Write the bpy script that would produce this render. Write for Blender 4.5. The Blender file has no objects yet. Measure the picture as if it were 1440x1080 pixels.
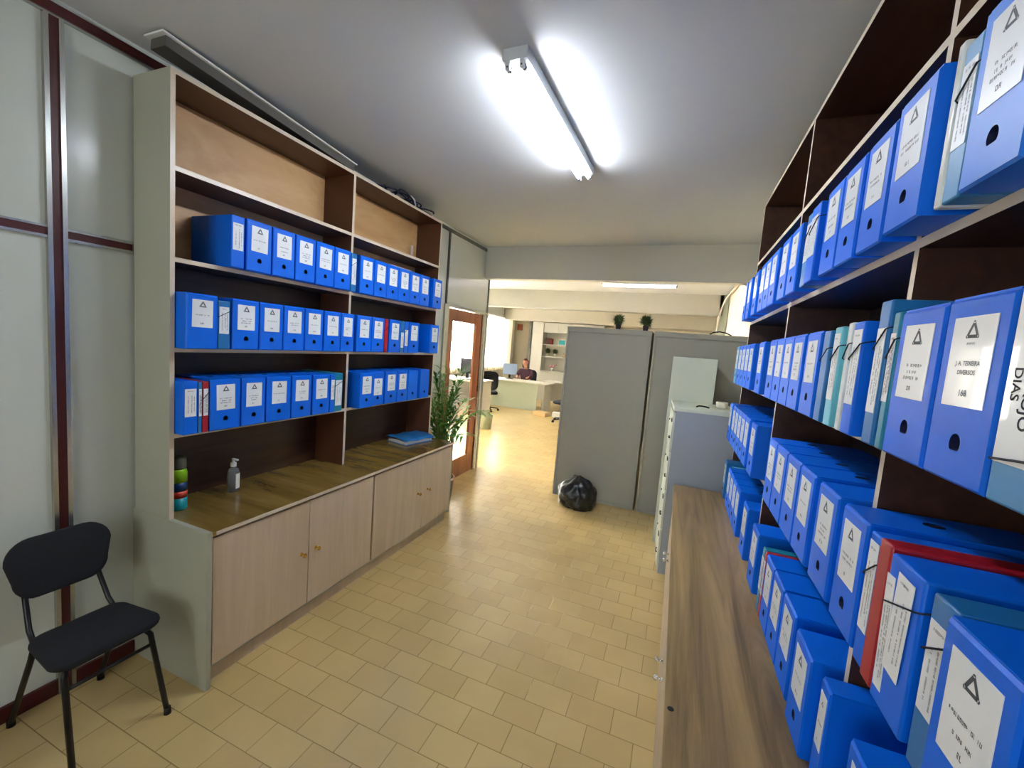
import bpy, bmesh, math, random
from mathutils import Vector, Matrix, noise
from math import pi, sin, cos, radians
S = bpy.context.scene
COL = S.collection

# ------------------------------------------------------------------ camera
H = 1.706
cam = bpy.data.cameras.new('camera'); co = bpy.data.objects.new('camera', cam); COL.objects.link(co)
R = ((0.9265, 0.3678, 0.0791), (-0.1078, 0.0581, 0.9925), (-0.3604, 0.9281, -0.0935))   # right, up, forward
right, up, fwd = (Vector(r).normalized() for r in R)
mw = Matrix((right, up, -fwd)).transposed().to_4x4(); mw.translation = Vector((0, 0, H))
co.matrix_world = mw
cam.sensor_fit = 'HORIZONTAL'; cam.sensor_width = 36.0; cam.lens = 36.0 * 591.7 / 1440.0
cam.clip_start = 0.02
S.camera = co

# ------------------------------------------------------------------ view, world, daylight
S.view_settings.view_transform = 'Standard'; S.view_settings.look = 'None'
S.view_settings.gamma = 1.0; S.view_settings.use_curve_mapping = False
S.view_settings.exposure = 1.84
w = bpy.data.worlds.new('sky'); S.world = w; w.use_nodes = True
w.node_tree.nodes['Background'].inputs[0].default_value = (0.95, 0.97, 1.0, 1)
w.node_tree.nodes['Background'].inputs[1].default_value = 1.4

def area(name, loc, size, power, color, rot):
    L = bpy.data.lights.new(name, 'AREA'); L.shape = 'RECTANGLE'; L.size, L.size_y = size
    L.energy = power; L.color = color
    o = bpy.data.objects.new(name, L); COL.objects.link(o); o.location = loc; o.rotation_euler = rot
    return o
WINDOWS = [(4.5, 6.2), (6.6, 8.3), (8.8, 10.6), (11.3, 12.98)]
for i, (a, b) in enumerate(WINDOWS):
    area('daylight', (-5.85, (a + b) / 2, 1.9), (1.9, 2.2), (300, 210, 120, 80)[i], (1.0, 0.95, 0.88), (0, -pi / 2, 0))
area('daylight', (-.95, -2.35, 1.7), (1.7, 1.5), 3.5, (1.0, 0.98, 0.93), (pi / 2, 0, 0))      # fill light through the unseen window added behind the viewer
TUBE = 29.0       # strength of the fluorescent tubes

# ------------------------------------------------------------------ materials
def lin(h):
    h = h.lstrip('#'); c = [int(h[i:i + 2], 16) / 255 for i in (0, 2, 4)]
    return tuple(x / 12.92 if x <= .04045 else ((x + .055) / 1.055) ** 2.4 for x in c) + (1,)
MATS = {}
def mat(name, hexc, rough=.5, metal=0, spec=.5, coat=0, trans=0, ior=1.45, emit=0, noise_amt=0, nscale=20, bump=0, alpha=1):
    if name in MATS: return MATS[name]
    m = bpy.data.materials.new(name); m.use_nodes = True; nt = m.node_tree; b = nt.nodes['Principled BSDF']
    c = lin(hexc)
    b.inputs['Base Color'].default_value = c; b.inputs['Roughness'].default_value = rough
    b.inputs['Metallic'].default_value = metal; b.inputs['Specular IOR Level'].default_value = spec
    b.inputs['Coat Weight'].default_value = coat; b.inputs['Transmission Weight'].default_value = trans
    b.inputs['IOR'].default_value = ior; b.inputs['Alpha'].default_value = alpha
    if emit:
        b.inputs['Emission Color'].default_value = c; b.inputs['Emission Strength'].default_value = emit
    tc = nt.nodes.new('ShaderNodeTexCoord'); n = nt.nodes.new('ShaderNodeTexNoise')
    n.inputs['Scale'].default_value = nscale; n.inputs['Detail'].default_value = 4
    nt.links.new(tc.outputs['Object'], n.inputs['Vector'])
    if noise_amt:
        mx = nt.nodes.new('ShaderNodeMix'); mx.data_type = 'RGBA'
        mx.inputs['A'].default_value = tuple(x * (1 - noise_amt) for x in c[:3]) + (1,)
        mx.inputs['B'].default_value = tuple(min(1, x * (1 + noise_amt)) for x in c[:3]) + (1,)
        nt.links.new(n.outputs['Fac'], mx.inputs['Factor']); nt.links.new(mx.outputs['Result'], b.inputs['Base Color'])
    if bump:
        bp = nt.nodes.new('ShaderNodeBump'); bp.inputs['Strength'].default_value = bump; bp.inputs['Distance'].default_value = .002
        nt.links.new(n.outputs['Fac'], bp.inputs['Height']); nt.links.new(bp.outputs['Normal'], b.inputs['Normal'])
    MATS[name] = m
    return m

def wood(name, ca, cb, axis='y', scale=6.0, stretch=12.0, rough=.35, dist=3.0, coat=0):
    m = bpy.data.materials.new(name); m.use_nodes = True; nt = m.node_tree; b = nt.nodes['Principled BSDF']
    tc = nt.nodes.new('ShaderNodeTexCoord'); mp = nt.nodes.new('ShaderNodeMapping')
    s = [scale * stretch / 4] * 3; s['xyz'.index(axis)] = scale / 4
    mp.inputs['Scale'].default_value = s
    nt.links.new(tc.outputs['Object'], mp.inputs['Vector'])
    n = nt.nodes.new('ShaderNodeTexNoise'); n.inputs['Scale'].default_value = 1.0; n.inputs['Detail'].default_value = 6
    n.inputs['Distortion'].default_value = dist * .3; n.inputs['Roughness'].default_value = .62
    nt.links.new(mp.outputs['Vector'], n.inputs['Vector'])
    r = nt.nodes.new('ShaderNodeValToRGB'); r.color_ramp.elements[0].position = .36; r.color_ramp.elements[1].position = .66
    r.color_ramp.elements[0].color = lin(ca); r.color_ramp.elements[1].color = lin(cb)
    nt.links.new(n.outputs['Fac'], r.inputs['Fac']); nt.links.new(r.outputs['Color'], b.inputs['Base Color'])
    b.inputs['Roughness'].default_value = rough; b.inputs['Coat Weight'].default_value = coat
    MATS[name] = m
    return m

def tile_floor():
    m = bpy.data.materials.new('ceramic floor tiles'); m.use_nodes = True; nt = m.node_tree; b = nt.nodes['Principled BSDF']
    tc = nt.nodes.new('ShaderNodeTexCoord'); mp = nt.nodes.new('ShaderNodeMapping')
    mp.inputs['Location'].default_value = (1.028 + 20.5, -1.382 + 0.1483 * 41, 0)
    nt.links.new(tc.outputs['Object'], mp.inputs['Vector'])
    br = nt.nodes.new('ShaderNodeTexBrick'); br.offset = .5; br.offset_frequency = 2; br.squash = 1
    br.inputs['Scale'].default_value = 1; br.inputs['Brick Width'].default_value = .205; br.inputs['Row Height'].default_value = .1483
    br.inputs['Mortar Size'].default_value = .0022; br.inputs['Mortar Smooth'].default_value = .3; br.inputs['Bias'].default_value = 0
    br.inputs['Color1'].default_value = lin('#cbb27a'); br.inputs['Color2'].default_value = lin('#c3a972'); br.inputs['Mortar'].default_value = lin('#96824f')
    nt.links.new(mp.outputs['Vector'], br.inputs['Vector'])
    n = nt.nodes.new('ShaderNodeTexNoise'); n.inputs['Scale'].default_value = 2.2; n.inputs['Detail'].default_value = 5
    nt.links.new(tc.outputs['Object'], n.inputs['Vector'])
    mx = nt.nodes.new('ShaderNodeMix'); mx.data_type = 'RGBA'; mx.blend_type = 'MULTIPLY'; mx.inputs['Factor'].default_value = .3
    rr = nt.nodes.new('ShaderNodeValToRGB'); rr.color_ramp.elements[0].color = (.62, .6, .55, 1); rr.color_ramp.elements[1].color = (1.05, 1.03, .98, 1)
    rr.color_ramp.elements[0].position = .3; rr.color_ramp.elements[1].position = .7
    nt.links.new(n.outputs['Fac'], rr.inputs['Fac'])
    nt.links.new(br.outputs['Color'], mx.inputs['A']); nt.links.new(rr.outputs['Color'], mx.inputs['B'])
    nt.links.new(mx.outputs['Result'], b.inputs['Base Color'])
    n2 = nt.nodes.new('ShaderNodeTexNoise'); n2.inputs['Scale'].default_value = 9; n2.inputs['Detail'].default_value = 3
    nt.links.new(tc.outputs['Object'], n2.inputs['Vector'])
    add = nt.nodes.new('ShaderNodeMath'); add.operation = 'MULTIPLY_ADD'; add.inputs[1].default_value = -1.6
    nt.links.new(br.outputs['Fac'], add.inputs[0]); nt.links.new(n2.outputs['Fac'], add.inputs[2])
    bp = nt.nodes.new('ShaderNodeBump'); bp.inputs['Strength'].default_value = .35; bp.inputs['Distance'].default_value = .004
    nt.links.new(add.outputs[0], bp.inputs['Height']); nt.links.new(bp.outputs['Normal'], b.inputs['Normal'])
    b.inputs['Roughness'].default_value = .24; b.inputs['Specular IOR Level'].default_value = .85
    return m

mat('blue plastic', '#0066dc', .42, spec=.3, noise_amt=.05, nscale=12, bump=.04)
mat('blue plastic deep', '#0560dc', .33, noise_amt=.05, nscale=12)
mat('light blue plastic', '#3a86b8', .38, noise_amt=.04)
mat('mid blue plastic', '#1f74dc', .4, spec=.35)  # ordinary blue plastic, its colour lightened to stand in for glare
mat('teal plastic', '#1583a0', .35, noise_amt=.05)
mat('pale teal plastic', '#62b8cc', .35, noise_amt=.05)
mat('steel blue plastic', '#1f6fae', .35)
mat('red plastic', '#a51a2c', .35)
mat('clear plastic sleeve', '#dfe6e2', .15, spec=.8, noise_amt=.2, nscale=30, bump=.8)
mat('hole shade', '#03103a', .6)  # near-black colour standing in for the shade inside holes
mat('label paper', '#e4e8ea', .28, coat=.35, noise_amt=.02)
mat('label print', '#50545a', .6)
mat('bold print', '#20242a', .6)
mat('elastic cord', '#12182c', .7)
mat('pale edge band', '#cdbfa8', .3, noise_amt=.04, nscale=40)
mat('grey green laminate', '#a3a593', .38, noise_amt=.03, nscale=8)
mat('inside brown', '#54331f', .42, noise_amt=.12, nscale=14)
wood('dark brown laminate', '#321c11', '#442818', 'y', 8, 10, .4)
wood('plywood back', '#c0935c', '#d8b07a', 'y', 5, 3, .5, 4)
wood('worktop', '#6a5425', '#8b7039', 'x', 4, 9, .22, 1, coat=.2)
wood('worktop long', '#6a5432', '#a98a58', 'y', 2.6, 16, .32, 4)
wood('door laminate', '#b9a58c', '#c6b298', 'z', 4, 14, .4)
wood('reddish door wood', '#80431f', '#a05a2c', 'z', 4, 10, .35)
mat('ceiling paint', '#ced1d1', .75, noise_amt=.03, nscale=1.5)
mat('beam paint', '#cac9bc', .7, noise_amt=.03, nscale=2)
mat('grey beam paint', '#a3a397', .7, noise_amt=.03, nscale=2)
mat('wall panel', '#c3c9c0', .22, spec=.5, noise_amt=.02, nscale=3)
mat('wall paint', '#d8d0bc', .7, noise_amt=.03, nscale=2)
mat('white paint', '#c9c8ba', .6, noise_amt=.02)
mat('maroon metal', '#4a1a1a', .35, noise_amt=.2, nscale=30)
mat('aluminium', '#b9bab5', .25, metal=.9)
mat('dark strip', '#54524a', .5)
mat('steel cabinet grey', '#a09f93', .42, noise_amt=.03, nscale=6)
mat('steel cabinet blue grey', '#9aa0a3', .4, noise_amt=.03, nscale=6)
mat('steel cabinet pale', '#c9cfbb', .4, noise_amt=.03, nscale=6)
mat('dark metal', '#2a2a2a', .4, metal=.5)
mat('chair fabric', '#15171d', .9, noise_amt=.35, nscale=160, bump=.6)
mat('chair frame', '#0d0e10', .35, metal=.2)
mat('rubber', '#0a0a0a', .8)
mat('brass', '#c8a44a', .2, metal=1)
mat('chrome', '#d0d0cc', .15, metal=1)
mat('black bag plastic', '#0d0f0f', .28, spec=.7, bump=.8, nscale=25)
mat('white plastic', '#d8d8d2', .35)
mat('lamp tube', '#edf3ff', .3, emit=TUBE)
mat('lamp tube far', '#fff0f8', .3, emit=6)
mat('added rear fill tube', '#fff8ee', .3, emit=3)  # tubes of the unseen lamp added behind the viewer
mat('lamp body', '#c9cfd2', .4)
mat('leaf green', '#3d7f28', .45, noise_amt=.4, nscale=30)
mat('leaf pale', '#5b9a35', .45, noise_amt=.3, nscale=30)
mat('topiary green', '#3d5128', .7, noise_amt=.5, nscale=60)
mat('dark pot', '#2b2528', .6)
mat('clay pot', '#8a6a4a', .6, noise_amt=.2)
mat('cane', '#8c7a4a', .5, noise_amt=.2)
mat('clear gel', '#b8bec0', .08, trans=.75, ior=1.35)
mat('can body', '#123c6c', .3, metal=.2)
mat('can green', '#8fc81e', .3)
mat('can teal', '#16a0a8', .3)
mat('can red', '#c23a26', .3)
mat('can cap', '#55584a', .35)
mat('glass', '#ffffff', .02, trans=1, ior=1.05, spec=.3)
mat('blind fabric', '#c2b692', .7)
mat('desk white', '#d0cdc0', .35)
mat('desk front', '#a9b3a0', .5)
mat('skin', '#d79a7c', .55)
mat('hair', '#6b3320', .7, noise_amt=.3, nscale=60)
mat('shirt', '#4a2c3a', .8)
mat('screen back', '#8fa3c4', .4)
mat('dark screen', '#2a3038', .3)
mat('paper', '#eceae2', .7)
mat('cardboard', '#c9a877', .8)
mat('pink', '#d4869a', .6)
mat('book maroon', '#6b3a3a', .6)
mat('exit brown', '#9c5030', .6)
FLOOR = tile_floor()

# ------------------------------------------------------------------ mesh helper
class M:
    def __init__(s): s.bm = bmesh.new(); s.mats = []
    def mi(s, m):
        m = MATS[m] if isinstance(m, str) else m
        if m not in s.mats: s.mats.append(m)
        return s.mats.index(m)
    def box(s, x0, x1, y0, y1, z0, z1, m, bev=0, seg=2):
        x0, x1 = sorted((x0, x1)); y0, y1 = sorted((y0, y1)); z0, z1 = sorted((z0, z1))
        vs = [s.bm.verts.new(p) for p in ((x0, y0, z0), (x1, y0, z0), (x1, y1, z0), (x0, y1, z0), (x0, y0, z1), (x1, y0, z1), (x1, y1, z1), (x0, y1, z1))]
        k = s.mi(m); fs = []
        for q in ((0, 3, 2, 1), (4, 5, 6, 7), (0, 1, 5, 4), (1, 2, 6, 5), (2, 3, 7, 6), (3, 0, 4, 7)):
            f = s.bm.faces.new([vs[i] for i in q]); f.material_index = k; fs.append(f)
        if bev:
            es = list({e for f in fs for e in f.edges})
            r = bmesh.ops.bevel(s.bm, geom=es, offset=bev, segments=seg, affect='EDGES', profile=.5)
            for f in r['faces']: f.material_index = k; f.smooth = True
        return fs
    def front(s, m, axis, val, faces=None, eps=1e-4):     # repaint faces lying in a plane
        k = s.mi(m); a = 'xyz'.index(axis)
        for f in s.bm.faces:
            if all(abs(v.co[a] - val) < eps for v in f.verts): f.material_index = k
    def cyl(s, p0, p1, r0, r1, m, n=16, cap=True, smooth=True):
        p0, p1 = Vector(p0), Vector(p1); d = (p1 - p0).normalized()
        a = d.orthogonal().normalized(); b = d.cross(a); k = s.mi(m)
        A = [s.bm.verts.new(p0 + (a * cos(2 * pi * i / n) + b * sin(2 * pi * i / n)) * r0) for i in range(n)]
        B = [s.bm.verts.new(p1 + (a * cos(2 * pi * i / n) + b * sin(2 * pi * i / n)) * r1) for i in range(n)]
        for i in range(n):
            f = s.bm.faces.new((A[i], A[(i + 1) % n], B[(i + 1) % n], B[i])); f.material_index = k; f.smooth = smooth
        if cap:
            f = s.bm.faces.new(A[::-1]); f.material_index = k; f = s.bm.faces.new(B); f.material_index = k
    def lathe(s, prof, c, m, n=20):
        c = Vector(c); k = s.mi(m); rings = []
        for r, z in prof:
            rings.append([s.bm.verts.new(c + Vector((r * cos(2 * pi * i / n), r * sin(2 * pi * i / n), z))) for i in range(n)])
        for A, B in zip(rings, rings[1:]):
            for i in range(n):
                f = s.bm.faces.new((A[i], A[(i + 1) % n], B[(i + 1) % n], B[i])); f.material_index = k; f.smooth = True
        f = s.bm.faces.new(rings[0][::-1]); f.material_index = k; f = s.bm.faces.new(rings[-1]); f.material_index = k
    def tube(s, pts, r, m, n=8):
        pts = [Vector(p) for p in pts]; k = s.mi(m); rings = []; a = None
        for i, p in enumerate(pts):
            d = (pts[min(i + 1, len(pts) - 1)] - pts[max(i - 1, 0)]).normalized()
            a = (a - d * a.dot(d)).normalized() if a is not None and (a - d * a.dot(d)).length > 1e-4 else d.orthogonal().normalized()
            b = d.cross(a); rr = r[i] if isinstance(r, (list, tuple)) else r
            rings.append([s.bm.verts.new(p + (a * cos(2 * pi * j / n) + b * sin(2 * pi * j / n)) * rr) for j in range(n)])
        for A, B in zip(rings, rings[1:]):
            for j in range(n):
                f = s.bm.faces.new((A[j], A[(j + 1) % n], B[(j + 1) % n], B[j])); f.material_index = k; f.smooth = True
        f = s.bm.faces.new(rings[0][::-1]); f.material_index = k; f = s.bm.faces.new(rings[-1]); f.material_index = k
    def poly(s, pts, m, thick=0, nrm=None):
        k = s.mi(m); vs = [s.bm.verts.new(p) for p in pts]; f = s.bm.faces.new(vs); f.material_index = k
        if thick:
            off = Vector(nrm) * thick
            vb = [s.bm.verts.new(Vector(p) + off) for p in pts]
            g = s.bm.faces.new(vb[::-1]); g.material_index = k
            for i in range(len(vs)):
                h = s.bm.faces.new((vs[i], vs[(i + 1) % len(vs)], vb[(i + 1) % len(vs)], vb[i])); h.material_index = k
        return f
    def holed(s, rect, hole, m, depth, mh, fn):
        """flat rectangle with a recessed hole; fn maps (u, v, w) to a point, w = depth outward"""
        k, kh = s.mi(m), s.mi(mh)
        o = [s.bm.verts.new(fn(u, v, 0)) for u, v in rect]; h = [s.bm.verts.new(fn(u, v, 0)) for u, v in hole]
        eo = [s.bm.edges.new((o[i], o[(i + 1) % len(o)])) for i in range(len(o))]
        eh = [s.bm.edges.new((h[i], h[(i + 1) % len(h)])) for i in range(len(h))]
        r = bmesh.ops.triangle_fill(s.bm, edges=eo + eh, use_beauty=True)
        for g in r['geom']:
            if isinstance(g, bmesh.types.BMFace): g.material_index = k
        b = [s.bm.verts.new(fn(u, v, -depth)) for u, v in hole]
        for i in range(len(h)):
            f = s.bm.faces.new((h[i], h[(i + 1) % len(h)], b[(i + 1) % len(h)], b[i])); f.material_index = kh
        f = s.bm.faces.new(b); f.material_index = kh
        return o
    def mesh(s, name):
        bmesh.ops.recalc_face_normals(s.bm, faces=s.bm.faces[:])
        me = bpy.data.meshes.new(name); s.bm.to_mesh(me); s.bm.free()
        for m in s.mats: me.materials.append(m)
        return me
    def build(s, name, parent=None, loc=(0, 0, 0)):
        o = bpy.data.objects.new(name, s.mesh(name)); COL.objects.link(o); o.location = loc
        if parent: o.parent = parent
        return o

def empty(name, loc, rz=0):
    o = bpy.data.objects.new(name, None); COL.objects.link(o); o.location = loc; o.rotation_euler = (0, 0, rz)
    o.empty_display_size = .05
    return o
def tag(o, label=None, cat=None, group=None, kind=None):
    if label: o['label'] = label
    if cat: o['category'] = cat
    if group: o['group'] = group
    if kind: o['kind'] = kind
    return o
def struct(m, name):
    o = m.build(name); o['kind'] = 'structure'; return o
def dup(o, parent=None):
    c = o.copy(); COL.objects.link(c)
    if parent: c.parent = parent
    for ch in list(o.children): dup(ch, c)
    return c

# ------------------------------------------------------------------ the shell
XL, XR = -2.413, .735        # long partition on the left, wall on the right
YB, YF = -2.0, 13.45
XW = -5.4                    # window wall of the big room
CZ = 2.91
m = M(); m.box(XW - .2, 3.0, YB, YF + .1, -.1, 0, FLOOR); struct(m, 'floor')
m = M(); m.box(XW - .2, 3.0, YB, YF + .1, CZ, CZ + .1, 'ceiling paint'); struct(m, 'ceiling')
m = M(); m.box(XR, XR + .1, YB, 8.55, 0, CZ, 'wall paint'); m.box(2.9, 3.0, 8.55, YF, 0, CZ, 'white paint'); m.box(XR, 3.0, 8.45, 8.55, 0, CZ, 'wall paint'); struct(m, 'wall_right')
m = M(); m.box(XL - .03, -1.8, YB - .1, YB, 0, CZ, 'wall paint'); m.box(-.1, XR + .1, YB - .1, YB, 0, CZ, 'wall paint')
m.box(-1.8, -.1, YB - .1, YB, 0, .95, 'wall paint'); m.box(-1.8, -.1, YB - .1, YB, 2.45, CZ, 'wall paint'); struct(m, 'wall_back')
m = M()
for q in ((-1.8, -1.76, .95, 2.45), (-.14, -.1, .95, 2.45), (-.97, -.93, .99, 2.41), (-1.76, -.14, .95, .99), (-1.76, -.14, 2.41, 2.45)): m.box(q[0], q[1], YB - .08, YB - .04, q[2], q[3], 'aluminium')
w5 = struct(m, 'window_5'); g = M(); g.box(-1.76, -.14, YB - .063, YB - .058, .99, 2.41, 'glass'); g.build('window_pane', w5)  # unseen window, added to let fill light in from behind
m = M(); m.box(XW - .2, 3.0, YF, YF + .1, 0, CZ, 'wall paint'); struct(m, 'wall_far')
m = M(); m.box(XW, XL - .03, 3.7, 3.8, 0, CZ, 'wall paint'); struct(m, 'wall_side')
# window wall with four openings
m = M(); e = 3.8; ZS, ZT = .95, 2.5
for a, b in WINDOWS:
    m.box(XW - .15, XW, e, a, 0, CZ, 'white paint'); m.box(XW - .15, XW, a, b, 0, ZS, 'white paint'); m.box(XW - .15, XW, a, b, ZT, CZ, 'white paint'); e = b
m.box(XW - .15, XW, e, YF, 0, CZ, 'white paint'); struct(m, 'wall_window')
for i, (a, b) in enumerate(WINDOWS):
    m = M(); t = .04; x0, x1 = XW - .11, XW - .06
    m.box(x0, x1, a, a + t, ZS, ZT, 'aluminium'); m.box(x0, x1, b - t, b, ZS, ZT, 'aluminium')
    m.box(x0, x1, a + t, b - t, ZS, ZS + t, 'aluminium'); m.box(x0, x1, a + t, b - t, ZT - t, ZT, 'aluminium')
    m.box(x0, x1, (a + b) / 2 - t / 2, (a + b) / 2 + t / 2, ZS + t, ZT - t, 'aluminium')
    w_ = struct(m, 'window_%d' % (i + 1))
    g = M(); g.box(XW - .09, XW - .085, a + t, b - t, ZS + t, ZT - t, 'glass'); g.build('window_pane', w_)
    v = M(); v.box(XW + .015, XW + .06, a - .08, b + .08, ZT + .04, ZT + .08, 'white plastic')
    n = int((b - a + .1) / .12)
    for k in range(n):
        y = a - .02 + .12 * (k + .5); dx, dy = -.024, .027
        v.poly([(XW + .045 - dx, y - dy, ZS - .1), (XW + .045 + dx, y + dy, ZS - .1), (XW + .045 + dx, y + dy, ZT + .04), (XW + .045 - dx, y - dy, ZT + .04)], 'blind fabric', .002, (.75, .66, 0))
    bl = v.build('vertical_blind')
    tag(bl, ['cream vertical slat blind on the window nearest the glazed door', 'cream vertical slat blind on the second window from the glazed door',
             'cream vertical slat blind on the third window from the glazed door', 'cream vertical slat blind on the window in the far left corner by the brown square'][i], 'window blind', 'vertical blinds on the window wall')

# left partition: panel skin, then its metal trims
DY0, DY1 = 4.09, 4.93
m = M(); x0, x1 = XL - .03, XL
m.box(x0, x1, YB, 4.03, 0, CZ, 'wall panel'); m.box(x0, x1, 4.03, 5.1, 2.09, CZ, 'wall panel'); struct(m, 'wall_left')
tn = [0]
def trim(boxes):
    tn[0] += 1; m = M()
    for b in boxes: m.box(*b)
    return struct(m, 'trim_%d' % tn[0])
X = XL
trim([(X, X + .014, YB, 3.40, 2.845, 2.885, 'maroon metal'), (X, X + .010, YB, 3.40, 2.835, 2.845, 'aluminium')])
trim([(X, X + .012, YB, .915, 1.995, 2.025, 'maroon metal'), (X, X + .012, .975, 1.2, 1.995, 2.025, 'maroon metal'),
      (X, X + .016, YB, .915, 2.025, 2.033, 'aluminium'), (X, X + .016, YB, .915, 1.985, 1.995, 'aluminium'),
      (X, X + .016, .975, 1.2, 2.025, 2.036, 'aluminium'), (X, X + .016, .975, 1.2, 1.984, 1.995, 'aluminium')])
trim([(X, X + .012, .93, .96, .0, 2.835, 'maroon metal'), (X, X + .02, .915, .93, 0, 2.835, 'aluminium'), (X, X + .02, .96, .975, 0, 2.835, 'aluminium')])
m = M(); m.box(X, X + .016, YB, .915, 0, .07, 'maroon metal', .003); m.box(X, X + .016, .975, 1.2, 0, .07, 'maroon metal', .003); struct(m, 'baseboard_left')
trim([(X, X + .012, 3.43, 5.1, 2.85, 2.885, 'dark strip'), (X, X + .012, 5.075, 5.1, 2.09, 2.85, 'dark strip')])
trim([(X, X + .012, 4.015, 4.045, 2.09, 2.85, 'dark strip'), (X, X + .02, 4.0, 4.03, 0, 2.09, 'aluminium')])
trim([(X - .03, X + .02, 4.03, 5.1, 2.06, 2.09, 'aluminium')])
trim([(X - .03, X + .02, 4.95, 5.0, 0, 2.06, 'aluminium'), (X - .03, X + .012, 5.0, 5.06, 0, 2.06, 'wall panel'), (X - .03, X + .02, 5.06, 5.1, 0, 2.06, 'aluminium')])
trim([(X - .03, X + .02, 4.03, 4.09, 0, 2.06, 'aluminium')])
# glazed wooden door
m = M(); a, b = DY0 + .005, DY1 + .01
m.box(X - .03, X + .005, a, a + .12, .01, 2.05, 'reddish door wood', .003); m.box(X - .03, X + .005, b - .14, b, .01, 2.05, 'reddish door wood', .003)
m.box(X - .029, X + .004, a + .12, b - .14, 1.92, 2.05, 'reddish door wood'); m.box(X - .029, X + .004, a + .12, b - .14, .01, .25, 'reddish door wood')
d1 = struct(m, 'door_1')
g = M(); g.box(X - .016, X - .012, a + .12, b - .14, .25, 1.92, 'glass'); g.build('door_pane', d1)
for z in (.35, 1.1, 1.85):
    h = M(); h.cyl((X + .012, b + .004, z - .04), (X + .012, b + .004, z + .04), .008, .008, 'dark metal', 10); h.build('hinge', d1)

# beams
m = M(); m.box(-5.4, XR, 4.95, 5.10, 2.52, CZ, 'beam paint'); struct(m, 'trim_20')
m = M(); m.box(-5.4, .66, 8.7, 9.0, 2.53, CZ, 'grey beam paint'); struct(m, 'trim_21')
m = M(); m.box(-5.4, 2.9, 12.7, YF, 2.50, CZ, 'wall paint'); struct(m, 'trim_22')
m = M(); m.box(.60, .735, 8.7, 9.0, 0, CZ, 'steel cabinet pale'); struct(m, 'trim_23')
m = M(); m.box(-5.4, -5.18, 12.98, 13.2, 0, 2.5, 'wall paint'); struct(m, 'trim_24')
# conduit along the ceiling edge and down the pillar
m = M(); m.tube([(.70, 5.3, 2.86), (.70, 8.2, 2.86), (.69, 8.45, 2.84), (.66, 8.66, 2.75), (.62, 8.69, 2.6), (.60, 8.69, 2.3)], .018, 'wall paint', 10)
tag(m.build('conduit_pipe'), 'cream conduit pipe running below the ceiling and bending down the far pillar', 'pipe')

# ------------------------------------------------------------------ ceiling lamps
def fluorescent(loc, rz, length, tubemat, label, body_z=.05):
    t = empty('fluorescent_lamp', loc, rz); tag(t, label, 'ceiling lamp')
    b = M(); L = length / 2
    b.box(-.056, .056, -L, L, -body_z, -.001, 'lamp body', .004); b.build('lamp_body', t)
    for s in (-1, 1):
        for e in (-1, 1):
            h = M(); y = e * (L - .012)
            h.box(s * .032 - .011, s * .032 + .011, y - .009, y + .009, -.082, -body_z + .001, 'lamp body', .004)
            h.cyl((s * .032, y - .0095, -.072), (s * .032, y + .0095, -.072), .004, .004, 'dark metal', 10)
            h.build('lamp_holder', t)
        q = M(); q.cyl((s * .032, -L + .02, -.0665), (s * .032, L - .02, -.0665), .0135, .0135, tubemat, 20)
        q.cyl((s * .032, -L + .018, -.0665), (s * .032, -L + .04, -.0665), .014, .014, 'aluminium', 20); q.cyl((s * .032, L - .04, -.0665), (s * .032, L - .018, -.0665), .014, .014, 'aluminium', 20)
        q.build('fluorescent_tube', t)
    return t
fluorescent((-.730, 2.27, CZ), radians(-2), 1.20, 'lamp tube', 'bright double tube fluorescent lamp on the ceiling between the two bookcases')
fluorescent((-.75, 7.42, CZ), pi / 2, 1.24, 'lamp tube far', 'fluorescent lamp glowing on the ceiling behind the first beam')
fluorescent((-.74, -.95, CZ), 0, 1.24, 'added rear fill tube', 'unseen double tube fluorescent lamp added behind the viewer')  # unseen lamp, added as fill for the near end of the room

# ------------------------------------------------------------------ box files and folders
random.seed(7)
def dhole(c, r, flat=True, n=20):
    pts = []
    for i in range(n):
        a = 2 * pi * i / n; u, v = r * cos(a), r * 1.15 * sin(a)
        if flat: v = max(v, -r * .75)
        pts.append((c[0] + u, c[1] + v))
    return pts
def box_body(wd, h, d, plastic, hole=True):
    s = M(); b = .004; W = wd / 2; k = s.mi(plastic)
    fn = lambda u, v, w: Vector((w, u, v))
    rect = [(-W + b, b), (W - b, b), (W - b, h - b), (-W + b, h - b)]
    if hole: f0 = s.holed(rect, dhole((0, .055), .0125), plastic, .02, 'hole shade', fn)
    else:
        f0 = [s.bm.verts.new(fn(u, v, 0)) for u, v in rect]; f = s.bm.faces.new(f0); f.material_index = k
    r1 = [s.bm.verts.new((-b, u, v)) for u, v in ((-W, 0), (W, 0), (W, h), (-W, h))]
    r2 = [s.bm.verts.new((-d, u, v)) for u, v in ((-W, 0), (W, 0), (W, h), (-W, h))]
    for A, B in ((f0, r1), (r1, r2)):
        for i in range(4):
            f = s.bm.faces.new((A[i], A[(i + 1) % 4], B[(i + 1) % 4], B[i])); f.material_index = k
    f = s.bm.faces.new(r2); f.material_index = k
    return s
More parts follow.
